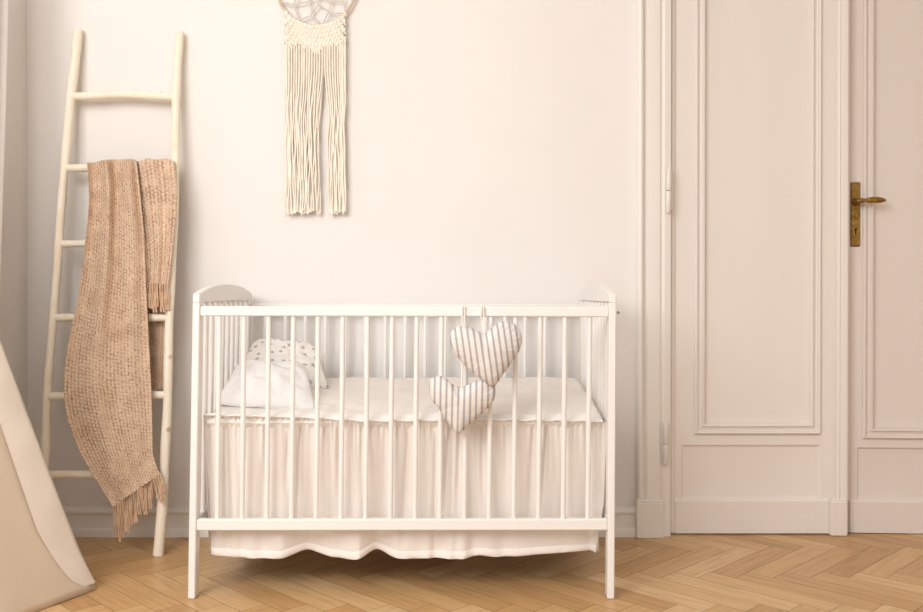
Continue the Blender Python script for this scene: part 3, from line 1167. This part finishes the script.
# knotted band
NC = 48
arc = lambda px: rc[1] + math.sqrt(max(0, RH ** 2 - (px - rc[0]) ** 2))
mb = MB()
vdepth = lambda px: 44.5 + 9 * max(0, 1 - abs(px - 315.5) / 9)
for r in range(0, 9):
    for i in range(17):
        px = 286 + (i + (.5 if r % 2 else 0)) * 3.72
        if px > 345:
            continue
        py = arc(px) + 2 + r * 4.4
        if py > vdepth(px):
            continue
        p = at(px, py, YH - .005)
        mb.sphere(p, .0066, .0055, .0075, 8, 6)
        for sg in (-1, 1):
            q = at(px + sg * 1.86, py + 4.4, YH - .003)
            mb.tube([p, (p + q) / 2 + Vector((0, -.004, 0)), q], .0035, 6)
            q = at(px + sg * .7, py - 2, YH - .008)
            mb.tube([p + Vector((sg * .003, -.004, .006)), p + Vector((sg * .0055, -.006, 0)), p + Vector((sg * .003, -.004, -.006))], .0028, 6)
# larks-head hitches round the hoop
for i in range(36):
    px = 285.5 + i * 1.71
    py = arc(px)
    mb.tube([at(px, py + 3, YH - .004), at(px, py + .3, YH - .0075), at(px, py - .4, YH - .004), at(px, py, YH + .004)], .0031, 6)
mb.build('knotted_band', M_KNOT, wh)
for i in range(NC):
    x0 = 285.3 + i * (345.2 - 285.3) / (NC - 1)
    if i < 31:
        xb = 285.3 + i * (319.3 - 285.3) / 30
    else:
        xb = 328.5 + (i - 31) * (344.8 - 328.5) / 16
    y_top = max(arc(x0) + 5, vdepth(x0) - 8)
    y_bot = 213 + random.uniform(-2.5, 2.0)
    ph = random.uniform(0, 6.28)
    yo = (-.003 if i % 2 else .003) + random.uniform(-.002, .002)
    pts = []
    for k in range(25):
        py = lerp(y_top, y_bot, k / 24)
        b = min(1, max(0, (py - 62) / 60))
        b = b * b * (3 - 2 * b)
        px = lerp(x0, xb, b) + (.7 * math.sin(py * .055 + ph) + .45 * math.sin(py * .13 + ph * 2)) * b
        px = min(345.6, max(284.6, px))
        pts.append(at(px, py, YH - .003 + yo))
    mb = MB()
    rr = [.0029 + .0003 * math.sin(k * 1.9 + i) for k in range(25)]
    rr[-1] = .0040
    mb.tube(pts, rr, 7)
    mb.build('cord', M_CORD, wh)

# ==================================================================== TENT
B1 = onfloor(91, 590.5)
ap = Vector((-1.50, 2.10, 1.90))
dirr = Vector((-.38, -.925, 0)).normalized()
B2 = B1 + dirr * 1.0
B4 = B1 + Vector((-.80, .03, 0))
B3 = Vector((-2.15, 1.65, 0))
tent = thing('play_tent', 'white canvas play tent standing on the parquet at the left edge', 'tent', ((B1.x + B3.x) / 2, (B1.y + B3.y) / 2, 0))
TOPF = .80
corners = [B1, B2, B3, B4]
for ci in range(4):
    a, b = corners[ci], corners[(ci + 1) % 4]
    if ci == 3:
        pass
    mb = MB()
    NU, NV2 = 40, 60
    nrm = (b - a).cross(ap - a).normalized()
    cen = (B1 + B2 + B3 + B4) / 4
    if nrm.dot(a - cen) < 0:
        nrm = -nrm
    rows = []
    for j in range(NV2 + 1):
        v = j / NV2 * TOPF
        row = []
        for i in range(NU + 1):
            u = i / NU
            p = a.lerp(b, u).lerp(ap, v)
            e = math.sin(math.pi * u)
            sag = -.03 * e * math.sin(math.pi * v / TOPF)
            wr = .006 * noise.noise(Vector((u * 5 + ci * 9, v * 3, 1))) * 2 * e + .007 * math.sin(u * 26 + v * 3) * math.exp(-v * 9) * e
            flare = .018 * math.exp(-v / .045) * (math.exp(-u / .10) + math.exp(-(1 - u) / .10))
            cd_ = ((a if u < .5 else b) - cen)
            cd_.z = 0
            p = p + nrm * (sag + wr) + cd_.normalized() * flare
            p.z = max(p.z, .002)
            row.append(p)
        rows.append(row)
    mb.rings(rows, False, False)
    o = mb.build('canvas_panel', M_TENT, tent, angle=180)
    so = o.modifiers.new('thickness', 'SOLIDIFY')
    so.thickness = .002
for ci, a in enumerate(corners):
    mb = MB()
    cen = (B1 + B2 + B3 + B4) / 4
    cd_ = (a - cen)
    cd_.z = 0
    cd_.normalize()
    # added strip along the corner pole, its paler colour paints the lit fold
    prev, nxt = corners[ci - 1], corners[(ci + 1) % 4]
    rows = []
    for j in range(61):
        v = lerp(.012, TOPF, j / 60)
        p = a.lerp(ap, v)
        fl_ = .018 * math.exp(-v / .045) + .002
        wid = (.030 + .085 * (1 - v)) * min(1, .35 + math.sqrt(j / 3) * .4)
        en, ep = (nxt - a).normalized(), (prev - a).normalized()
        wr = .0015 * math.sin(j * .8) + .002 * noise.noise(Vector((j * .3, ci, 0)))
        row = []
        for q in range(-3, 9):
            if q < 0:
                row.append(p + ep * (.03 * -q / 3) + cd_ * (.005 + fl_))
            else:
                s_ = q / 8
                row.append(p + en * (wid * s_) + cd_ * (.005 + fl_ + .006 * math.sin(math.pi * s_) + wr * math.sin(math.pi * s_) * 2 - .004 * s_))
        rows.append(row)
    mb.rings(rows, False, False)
    mb.build('lit_fold_strip', M_TENT_LIT, tent, angle=180)
    mb = MB()
    pin = a - cd_ * .03
    mb.tube([pin + Vector((0, 0, .004)), pin.lerp(ap, 1.12) + Vector((0, 0, .0))], .013, 10)
    mb.build('pole', M_POLE, tent)

# ================================================================= CURTAIN
mb = MB()
rows = []
for j in range(41):
    z = lerp(2.75, .03, j / 40)
    edge = interp([0, .9, 1.3, 1.96, 2.75], [2.90, 2.965, 2.985, 3.022, 3.06], z)
    row = []
    for i in range(61):
        s = i / 60
        y = edge - s * .13
        x = XL + .052 + .020 * math.sin(s * 11 + .4) * (1 - .2 * math.sin(z * 3))
        row.append(Vector((x, y, z)))
    rows.append(row)
mb.rings(rows, False, False)
o = mb.build('curtain', M_CURTAIN, None, angle=180)
tag(o, 'white curtain edge hanging beside the left wall, top left corner of the photo', 'curtain')

# ================================================================ LIGHTING
def area(name, loc, target, sx, sy, power, color):
    ld = bpy.data.lights.new(name, 'AREA')
    ld.shape = 'RECTANGLE'
    ld.size, ld.size_y = sx, sy
    ld.energy = power
    ld.color = color
    o = bpy.data.objects.new(name, ld)
    COL.objects.link(o)
    o.location = loc
    o.rotation_euler = (Vector(target) - Vector(loc)).to_track_quat('-Z', 'Y').to_euler()
    return o


area('window_light', (-1.6, -.05, 2.4), (-.25, 3.2, .9), 1.8, 1.9, 84, (.995, .993, .992))
area('ceiling_bounce_light', (.3, -.6, 3.0), (.2, 2.6, .3), 2.5, 1.5, 12, (1.0, .97, .94))

wd = bpy.data.worlds.new('world')
scene.world = wd
wd.use_nodes = True
bg = wd.node_tree.nodes['Background']
nt = wd.node_tree
tcw = nt.nodes.new('ShaderNodeTexCoord')
sxw = nt.nodes.new('ShaderNodeSeparateXYZ')
rpw = nt.nodes.new('ShaderNodeValToRGB')
nt.links.new(tcw.outputs['Generated'], sxw.inputs['Vector'])
mpw = nt.nodes.new('ShaderNodeMapRange')
mpw.inputs['From Min'].default_value = -0.6
mpw.inputs['From Max'].default_value = 0.6
nt.links.new(sxw.outputs['Z'], mpw.inputs['Value'])
nt.links.new(mpw.outputs['Result'], rpw.inputs['Fac'])
rpw.color_ramp.elements[0].position = 0.25
rpw.color_ramp.elements[0].color = (.26, .23, .21, 1)
rpw.color_ramp.elements[1].position = 0.75
rpw.color_ramp.elements[1].color = (1.0, .978, .962, 1)
nt.links.new(rpw.outputs['Color'], bg.inputs['Color'])
bg.inputs['Strength'].default_value = 1.06

scene.view_settings.view_transform = 'Standard'
scene.view_settings.look = 'None'
scene.view_settings.exposure = 0.13
scene.view_settings.gamma = 1.0
scene.cycles.use_denoising = True
